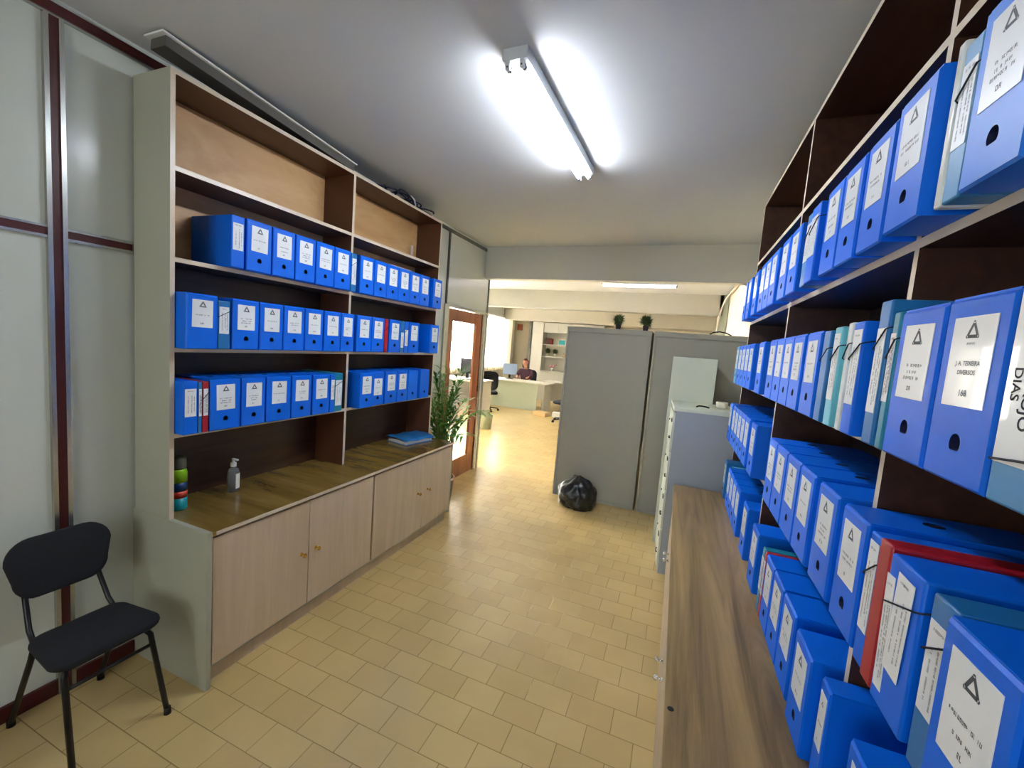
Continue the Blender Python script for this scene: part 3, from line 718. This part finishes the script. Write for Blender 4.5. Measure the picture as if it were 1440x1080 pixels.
# ------------------------------------------------------------------ steel cabinets
def tall_cabinet(x0, x1, y, h, label, depth=.46):
    t = empty('steel_cabinet', ((x0 + x1) / 2, y + depth / 2, 0)); tag(t, label, 'cabinet', 'grey steel cabinets across the room'); inv = Vector(t.location)
    s = M(); s.box(x0, x1, y, y + depth, 0, h, 'steel cabinet grey', .002, 1); o = s.build('body', t); o.location = -inv
    # raised rim around the back sheet, as folded steel
    s = M(); e = y - .02
    s.box(x0, x1, e, y, h - .055, h, 'steel cabinet grey', .002, 1); s.box(x0, x0 + .022, e, y, 0, h - .055, 'steel cabinet grey', .002, 1)
    s.box(x1 - .022, x1, e, y, 0, h - .055, 'steel cabinet grey', .002, 1); s.box(x0 + .022, x1 - .022, e, y, 0, .03, 'steel cabinet grey', .002, 1); o = s.build('rim', t); o.location = -inv
    for k, (a, b) in enumerate(((x0 + .01, (x0 + x1) / 2 - .002), ((x0 + x1) / 2 + .002, x1 - .01))):
        s = M(); s.box(a, b, y + depth, y + depth + .016, .06, h - .03, 'steel cabinet grey', .002, 1); o = s.build('door', t); o.location = -inv
    return t
tall_cabinet(-1.205, -.289, 4.714, 1.962, 'tall grey steel cabinet seen from behind, with two small plants on top')
tall_cabinet(-.262, .66, 4.714, 1.962, 'tall grey steel cabinet seen from behind, next to the right bookcase')
t = empty('file_cabinet', (.012, 3.425, 0), radians(3.2)); tag(t, 'blue grey steel file cabinet with drawers at the end of the right worktop', 'cabinet')
s = M(); s.box(.012, .46, 0, .54, .0, 1.30, 'steel cabinet blue grey', .002, 1); s.build('body', t)
s = M(); s.box(-.002, .462, -.002, .542, 1.3005, 1.33, 'steel cabinet pale', .002, 1); s.build('top', t)
for k in range(4):
    z0 = .05 + k * .31
    s = M(); s.box(-.002, .0118, .012, .528, z0, z0 + .3, 'steel cabinet pale', .002, 1); d = s.build('drawer', t)
    s = M(); s.tube([(-.003, .055, z0 + .10), (-.012, .056, z0 + .10), (-.012, .125, z0 + .10), (-.003, .126, z0 + .10)], .005, 'dark metal', 8); s.build('handle', d)
    s = M(); s.box(-.008, -.0022, .06, .12, z0 + .225, z0 + .25, 'dark metal'); s.build('label_holder', d)
    s = M(); s.cyl((-.002, .40, z0 + .2), (-.008, .40, z0 + .2), .009, .007, 'dark metal', 10); s.build('latch', d)
t = empty('storage_cabinet', (.135, 4.28, 0)); tag(t, 'narrow tall pale green cabinet behind the blue grey file cabinet', 'cabinet')
s = M(); s.box(-.18, .18, -.28, .28, 0, 1.715, 'steel cabinet pale', .003, 1); s.build('body', t)
s = M(); s.box(-.17, .17, .2805, .296, .05, 1.70, 'steel cabinet pale', .002, 1); s.build('door', t)
s = M(); s.tube([(.17, 3.56, 1.338), (.19, 3.585, 1.345), (.23, 3.59, 1.343), (.26, 3.575, 1.338)], .006, 'rubber', 8)
tag(s.build('cord_loop'), 'short black cord on top of the blue grey file cabinet', 'cord')
s = M(); s.lathe([(.03, 0), (.04, .005), (.045, .045), (.041, .05), (.036, .008)], (.36, 3.72, 1.3305), 'wall paint'); tag(s.build('bowl'), 'small cream bowl on the blue grey file cabinet', 'bowl')
s = M(); s.tube([(.27, 4.80, 1.969), (.30, 4.79, 1.99), (.36, 4.78, 2.0), (.42, 4.79, 1.99), (.47, 4.80, 1.969)], .006, 'rubber', 8)
tag(s.build('cable'), 'bent black cable lying on the right grey steel cabinet', 'cable')

def topiary(x, y, z, r, label, grp, seed, pot_h=.055, potm='dark pot', cat='plant'):
    t = empty('potted_plant', (x, y, z + .0005)); tag(t, label, cat, grp)
    s = M(); s.lathe([(.022, 0), (.026, .004), (.032, pot_h), (.029, pot_h + .002)], (0, 0, 0), potm, 16); s.build('pot', t)
    s = M(); rn = random.Random(seed); c = Vector((0, 0, pot_h + r * .85)); k = s.mi('topiary green')
    bmesh.ops.create_icosphere(s.bm, subdivisions=2, radius=r * .72, matrix=Matrix.Translation(c))
    for i in range(420):
        d = Vector((rn.gauss(0, 1), rn.gauss(0, 1), rn.gauss(0, 1))).normalized(); p = c + d * r * rn.uniform(.6, .82); q = c + (d + Vector((rn.gauss(0, .25), rn.gauss(0, .25), rn.gauss(0, .25)))) * r * rn.uniform(.85, 1.1)
        w_ = d.orthogonal().normalized() * r * .07; q.z = max(q.z, .03)
        s.bm.faces.new([s.bm.verts.new(v) for v in (p - w_, p + w_, q)])
    s.build('foliage', t)
topiary(-.662, 4.82, 1.962, .062, 'small round topiary plant in dark pot, farther from the right bookcase', 'plants on the grey cabinet', 1)
topiary(-.368, 4.82, 1.962, .062, 'small round topiary plant in dark pot, nearer the right bookcase', 'plants on the grey cabinet', 2)

# rubbish bag
s = M(); bmesh.ops.create_icosphere(s.bm, subdivisions=5, radius=1.0); s.mi('black bag plastic')
for v in s.bm.verts:
    p = v.co.copy(); z = p.z
    if z > .45:
        f = 1 - (z - .45) / .55 * .45; p.x *= f; p.y *= f; p.z = .45 + (z - .45) * 1.05
    a = math.atan2(p.y, p.x); fold = (abs(sin(a * 4 + 1.5 * noise.noise(p * 1.5))) - .5) * .09 * max(0, z + .3)
    n_ = noise.noise(p * 1.6) * .16 + noise.noise(p * 4.2) * .07 + (1 - abs(noise.noise(p * 3 + Vector((5, 2, 1))))) * .07
    p *= 1 + n_ + fold
    zz = max(-.72, p.z); sq = 1 + .06 * (z < -.4)
    v.co = Vector((p.x * .205 * sq, p.y * .17 * sq, (zz + .72) * .185))
for f in s.bm.faces: f.smooth = True
bag = s.build('rubbish_bag', None, (-.86, 4.47, 0)); tag(bag, 'full black plastic rubbish bag on the floor against the grey cabinet', 'rubbish bag')
s = M(); rn = random.Random(4); k = s.mi('black bag plastic')
for i in range(9):
    a = i * .7; d = Vector((cos(a), sin(a), 0)); p = Vector((-.03, 0, .285)); q = p + d * .045 + Vector((0, 0, rn.uniform(.02, .055)))
    r_ = p + Vector((cos(a + .7), sin(a + .7), 0)) * .045 + Vector((0, 0, rn.uniform(.02, .05)))
    s.poly([p + Vector((0, 0, -.03)), q, r_], 'black bag plastic', .001, (0, 0, 1))
s.build('knot', bag)

# ------------------------------------------------------------------ palm beside the door
t = empty('potted_palm', (-2.15, 3.70, 0)); tag(t, 'leafy green bamboo palm behind the end of the left cabinet, beside the door', 'plant')
s = M(); s.lathe([(.10, 0), (.115, .01), (.145, .27), (.15, .275), (.15, .30), (.138, .30), (.13, .26)], (0, 0, 0), 'clay pot', 24); s.build('pot', t)
rn = random.Random(11)
fr = []
for i in range(24):
    a = rn.uniform(0, 2 * pi); tilt = rn.uniform(.15, 1.0); base = Vector((rn.uniform(-.05, .05), rn.uniform(-.05, .05), .26)); hgt = rn.uniform(.40, .85) + (.25 if i % 8 == 0 else 0)
    d = Vector((cos(a) * .8, sin(a), 0)); pts = []
    for k in range(14):
        u = k / 13; r_ = tilt * .42 * u ** 2.1; pts.append(base + d * r_ + Vector((0, 0, hgt * u + .38 * u - .32 * tilt * u ** 3)))
    for p in pts:      # keep clear of the partition
        p.x = max(p.x, -.22); p.y = max(p.y, -.24)
    fr.append(pts)
for i, pts in enumerate(fr):
    s = M(); s.tube(pts, [.008 * (1 - .75 * k / 13) for k in range(14)], 'cane' if i % 2 else 'leaf green', 6); st = s.build('stem', t)
    l = M(); mt = 'leaf green' if i % 3 else 'leaf pale'
    for k in range(6, 14):
        p = pts[k]; dr = (pts[min(k + 1, 13)] - pts[k - 1]).normalized(); sd = dr.cross(Vector((0, 0, 1)))
        sd = sd.normalized() if sd.length > .05 else Vector((1, 0, 0))
        for sg in (-1, 1):
            L = rn.uniform(.16, .27); dirn = (dr * .7 + sd * sg * .8 + Vector((0, 0, -.1))).normalized(); w_ = dirn.cross(Vector((0, 0, 1))).normalized() * .015
            a0, a1, a2 = p, p + dirn * L * .45 + Vector((0, 0, .01)), p + dirn * L + Vector((0, 0, -.045))
            if a2.x < -.245: continue
            l.poly([a0, a1 - w_, a2, a1 + w_], mt)
    l.build('leaf', st)

# ------------------------------------------------------------------ far office
t = empty('office_desk', (-3.95, 10.75, 0)); tag(t, 'white topped office desk with pale green front at the far end', 'desk')
s = M(); s.box(-.85, .90, -.38, .38, .72, .75, 'desk white', .004); s.build('desk_top', t)
s = M(); s.box(-.80, .62, -.32, -.30, .02, .72, 'desk front'); s.build('front_panel', t)
for x in (-.82, .80):
    s = M(); s.box(x - .015, x + .015, -.34, .34, 0, .72, 'desk white'); s.build('side_panel', t)
t = empty('office_desk', (-2.95, 11.6, 0)); tag(t, 'white side desk behind the green fronted desk', 'desk')
s = M(); s.box(-.55, .75, -.3, .3, .72, .75, 'desk white', .004); s.build('desk_top', t)
s = M(); s.box(-.5, .7, .24, .26, .2, .72, 'desk white'); s.build('front_panel', t)
for x in (-.5, .7):
    s = M(); s.box(x - .015, x + .015, -.27, .24, 0, .72, 'desk white'); s.build('side_panel', t)
s = M(); rn = random.Random(9)
def sheet(x, y, z, rz, n, label):
    s = M()
    for i in range(n): s.box(-.105 + rn.uniform(-.01, .01), .105, -.148, .148, i * .004, i * .004 + .0038, 'paper')
    o = s.build('paper_stack', None, (x, y, z)); o.rotation_euler.z = rz; tag(o, label, 'papers', 'papers on the far desks')
sheet(-3.35, 10.62, .7505, .3, 6, 'stack of white papers on the right end of the green fronted desk')
sheet(-3.65, 10.8, .7505, -.4, 3, 'loose white papers in front of the seated person')
sheet(-2.9, 11.6, .7505, .1, 8, 'stack of white papers on the white side desk')
def monitor(x, y, z, rz, m_, label, sx=.19):
    t = empty('monitor', (x, y, z), rz); tag(t, label, 'monitor')
    s = M(); s.box(-sx, sx, -.015, .015, .12, .42, m_, .004); s.build('screen', t)
    s = M(); s.box(-.03, .03, -.03, -.016, .02, .2, 'dark screen'); s.box(-.1, .1, -.09, .05, 0, .012, 'dark screen', .003); s.build('stand', t)
monitor(-4.32, 10.88, .7505, pi + .3, 'screen back', 'bluish monitor seen from behind on the green fronted desk')
t = empty('office_desk', (-4.05, 7.75, 0)); tag(t, 'white desk seen through the glazed door', 'desk')
s = M(); s.box(-.7, .5, -.3, .3, .9, .93, 'desk white', .004); s.build('desk_top', t)
for x in (-.66, .46):
    s = M(); s.box(x - .015, x + .015, -.27, .27, 0, .9, 'desk white'); s.build('side_panel', t)
monitor(-3.95, 7.6, .9305, pi, 'dark screen', 'dark monitor on the desk seen through the glazed door', .15)

def office_chair(x, y, rz, label, grp=None):
    t = empty('office_chair', (x, y, 0), rz); tag(t, label, 'chair', grp)
    cushion(rounded(.46, .46, .1), [(.95, 0), (1, .02), (1, .05), (.9, .07), (.5, .075)], lambda u, v, h: Vector((u, v, .43 + h)), 'chair fabric').build('seat', t)
    cushion(rounded(.42, .46, .12), [(.95, 0), (1, .02), (1, .04), (.9, .06), (.5, .065)], lambda u, v, h: Vector((u, -.25 + h * -1 + .4 * u * u, .78 + v)), 'chair fabric').build('backrest', t)
    s = M(); s.cyl((0, 0, .07), (0, 0, .435), .025, .022, 'dark metal', 14); s.tube([(0, -.05, .42), (0, -.24, .44), (0, -.27, .62)], .016, 'dark metal', 8); s.build('column', t)
    for i in range(5):
        a = 2 * pi * i / 5; s = M(); s.tube([(0, 0, .09), (.28 * cos(a), .28 * sin(a), .065)], [.02, .012], 'dark metal', 8); o = s.build('leg', t)
        c = M(); p = Vector((.28 * cos(a), .28 * sin(a), .028)); n_ = Vector((-sin(a), cos(a), 0)) * .018; c.cyl(p - n_, p + n_, .028, .028, 'rubber', 14); c.build('caster', o)
    return t
office_chair(-4.36, 9.62, .5, 'dark office chair in front of the green fronted desk, left side')
office_chair(-2.32, 9.45, pi - .5, 'dark office chair partly hidden by the grey steel cabinet')
s = M(); s.box(-.19, .19, -.13, .13, 0, .10, 'cardboard', .003); o = s.build('cardboard_box', None, (-3.02, 9.98, 0)); o.rotation_euler.z = -.3; tag(o, 'flat tan cardboard box on the floor beside the desk corner', 'box')
s = M(); s.box(-.17, .17, -.12, .12, 0, .11, 'paper', .003); o = s.build('cardboard_box', None, (-2.60, 10.12, 0)); o.rotation_euler.z = .1; tag(o, 'low white box on the floor near the dark office chair', 'box')
s = M(); s.lathe([(.10, 0), (.13, .28), (.135, .285), (.125, .28), (.095, .01)], (-3.42, 7.55, 0), 'desk front', 20); tag(s.build('waste_bin'), 'small grey green waste bin on the floor past the doorway', 'bin')
s = M(); s.box(-5.175, -5.0, 13.40, 13.447, 2.20, 2.40, 'exit brown', .003); tag(s.build('wall_plaque'), 'small square brown plaque high on the far wall', 'plaque')
s = M(); s.box(-4.60, -4.50, 12.99, 13.45, 0, 2.5, 'dark strip'); struct(s, 'trim_25')

# far cupboard wall
t = empty('wall_cupboard', (-3.4, 13.2, 0)); tag(t, 'white built in cupboard with open shelves on the far wall', 'cupboard'); inv = Vector(t.location)
def cad(nm, s): o = s.build(nm, t); o.location = -inv; return o
s = M(); s.box(-4.49, -2.2, 13.41, 13.44, 0, 2.49, 'desk white'); cad('back_panel', s)
s = M(); s.box(-4.49, -4.11, 13.02, 13.41, 0, 2.49, 'white paint'); cad('tall_unit', s)
s = M(); s.box(-4.485, -4.115, 13.0, 13.018, .05, 2.13, 'desk white', .002, 1); s.box(-4.485, -4.115, 13.0, 13.018, 2.145, 2.48, 'desk white', .002, 1); cad('door', s)
s = M(); s.box(-4.105, -2.2, 13.03, 13.41, 2.17, 2.49, 'white paint'); cad('upper_unit', s)
for k in range(4):
    s = M(); a = -4.10 + k * .475; s.box(a + .004, a + .471, 13.01, 13.028, 2.18, 2.48, 'desk white', .002, 1); cad('door', s)
for z in (1.80, 1.41):
    s = M(); s.box(-4.105, -2.2, 13.05, 13.41, z - .03, z, 'desk white'); cad('shelf', s)
s = M(); s.box(-4.105, -2.2, 12.9, 13.41, .92, .95, 'desk white', .003); cad('counter', s)
s = M(); s.box(-4.105, -2.2, 12.95, 13.41, 0, .92, 'white paint'); cad('lower_unit', s)
for k in range(4):
    s = M(); s.box(-4.05 + k * .055, -4.004 + k * .055, 13.12, 13.3, 1.8005, 1.8005 + .2 - .015 * (k % 2), ['book maroon', 'dark strip', 'book maroon', 'red plastic'][k], .001, 1)
    tag(s.build('book'), '%s from left among the dark books on the top far shelf' % ordn[k], 'book', 'books on the top far shelf')
s = M(); s.box(-3.62, -3.38, 13.12, 13.14, 1.8005, 1.98, 'white plastic', .002); s.box(-3.60, -3.40, 13.115, 13.119, 1.82, 1.96, 'can teal'); tag(s.build('picture_frame'), 'small white picture frame on the top far shelf', 'picture frame')
topiary(-3.97, 13.2, 1.41, .085, 'round green plant in white pot on the lower far shelf, left one', 'plants on the far shelf', 5, .10, 'white plastic')
topiary(-3.72, 13.2, 1.41, .085, 'round green plant in white pot on the lower far shelf, right one', 'plants on the far shelf', 6, .10, 'white plastic')
s = M(); s.lathe([(.03, 0), (.05, .03), (.05, .06), (.02, .12), (.015, .16)], (-3.42, 13.2, 1.4105), 'cardboard'); tag(s.build('vase'), 'small brown vase at the right of the lower far shelf', 'vase')
t = empty('flower_vase', (-3.75, 13.15, .9505)); tag(t, 'vase with pink flowers on the far cupboard counter', 'vase')
s = M(); s.lathe([(.03, 0), (.045, .04), (.035, .1), (.03, .11)], (0, 0, 0), 'desk white'); s.build('vase', t)
s = M(); rn = random.Random(2)
for i in range(14):
    p = Vector((rn.gauss(0, .05), rn.gauss(0, .03), .18 + rn.gauss(0, .035))); s.mi('pink'); bmesh.ops.create_icosphere(s.bm, subdivisions=1, radius=.026, matrix=Matrix.Translation(p))
    s.tube([(0, 0, .09), p], .003, 'leaf green', 5)
for f in s.bm.faces:
    pass
s.build('flowers', t)

# seated person
t = empty('person', (-4.0, 11.33, 0), 0); tag(t, 'seated person with reddish brown hair and dark top leaning over the far desk', 'person')
def skin(name, verts, edges, radii, m_, parent, levels=2):
    me = bpy.data.meshes.new(name); me.from_pydata(verts, edges, []); o = bpy.data.objects.new(name, me); COL.objects.link(o); o.parent = parent
    o.modifiers.new('skin', 'SKIN'); sd = me.skin_vertices[0].data
    for i, r in enumerate(radii): sd[i].radius = r if isinstance(r, tuple) else (r, r)
    sd[0].use_root = True
    sb = o.modifiers.new('sub', 'SUBSURF'); sb.levels = levels; sb.render_levels = levels
    me.materials.append(MATS[m_])
    dg = bpy.context.evaluated_depsgraph_get(); nm = bpy.data.meshes.new_from_object(o.evaluated_get(dg)); o.modifiers.clear(); o.data = nm
    for p in nm.polygons: p.use_smooth = True
    return o
V = [(0, 0, .62), (0, 0, .72), (0, -.03, .95), (0, -.05, 1.04), (0, -.07, 1.12), (0, -.10, 1.20),
     (.17, -.03, .98), (.22, -.12, .84), (.12, -.33, .80), (-.17, -.03, .98), (-.22, -.12, .84), (-.12, -.33, .80),
     (.10, -.02, .60), (.12, -.38, .60), (.12, -.36, .08), (-.10, -.02, .60), (-.12, -.38, .60), (-.12, -.36, .08), (.12, -.46, .05), (-.12, -.46, .05)]
Ed = [(0, 1), (1, 2), (2, 3), (3, 4), (4, 5), (2, 6), (6, 7), (7, 8), (2, 9), (9, 10), (10, 11), (0, 12), (12, 13), (13, 14), (0, 15), (15, 16), (16, 17), (14, 18), (17, 19)]
Rd = [(.13, .09), (.13, .1), (.14, .1), .055, .055, .075, .06, .045, .03, .06, .045, .03, .085, .065, .04, .085, .065, .04, .035, .035]
body = skin('body', V, Ed, Rd, 'skin', t)
s = M(); bmesh.ops.create_icosphere(s.bm, subdivisions=4, radius=1, matrix=Matrix.Identity(4)); s.mi('skin')
for v in s.bm.verts:
    p = v.co; x, y, z = p.x * .074, p.y * .092, p.z * .112
    if p.z < -.2: x *= 1 + .35 * (p.z + .2); y *= 1 + .15 * (p.z + .2)
    if p.y < -.8 and abs(p.x) < .2: y -= .018 * max(0, 1 - abs(p.z + .12) * 4)          # nose
    if p.y < -.6 and abs(abs(p.x) - .38) < .14 and abs(p.z - .05) < .1: y += .007        # eye sockets
    v.co = Vector((x, y - .115, z + 1.215))
for f in s.bm.faces: f.smooth = True
hd = s.build('head', t)
for sx in (-1, 1):
    s = M(); s.mi('bold print'); bmesh.ops.create_icosphere(s.bm, subdivisions=2, radius=.009, matrix=Matrix.Translation((sx * .029, -.198, 1.221))); s.build('eye', hd)
    s = M(); s.mi('skin'); bmesh.ops.create_icosphere(s.bm, subdivisions=2, radius=.02, matrix=Matrix.Translation((sx * .074, -.105, 1.21)) @ Matrix.Diagonal((.4, .8, 1.4, 1))); s.build('ear', hd)
s = M(); s.box(-.02, .02, -.203, -.196, 1.165, 1.172, 'can red', .002); s.build('mouth', hd)
s = M(); bmesh.ops.create_icosphere(s.bm, subdivisions=4, radius=1); s.mi('hair')
dele = []
for v in s.bm.verts:
    p = v.co.copy()
    if p.y < -.25 and p.z < .45: dele.append(v)
    k = 1 + .04 * noise.noise(p * 5)
    v.co = Vector((p.x * .086 * k, p.y * .104 * k - .108, p.z * .122 * k + 1.222 - (.06 if p.z < -.3 else 0)))
bmesh.ops.delete(s.bm, geom=dele, context='VERTS')
for f in s.bm.faces: f.smooth = True
s.build('hair', t)
Rs = [(.145, .1), (.135, .11), (.155, .115), .065, (.055, .055), .07, .072, .056, .036, .07, .056, .036]
sh = skin('shirt', V[:4] + [V[6], V[7], (.14, -.28, .795), V[9], V[10], (-.14, -.28, .795)], [(0, 1), (1, 2), (2, 3), (2, 4), (4, 5), (5, 6), (2, 7), (7, 8), (8, 9)],
          [(.145, .1), (.135, .11), (.155, .115), .06, .073, .057, .04, .073, .057, .04], 'shirt', t)
office_chair(-4.0, 11.42, pi, 'office chair in which the person at the far desk sits')
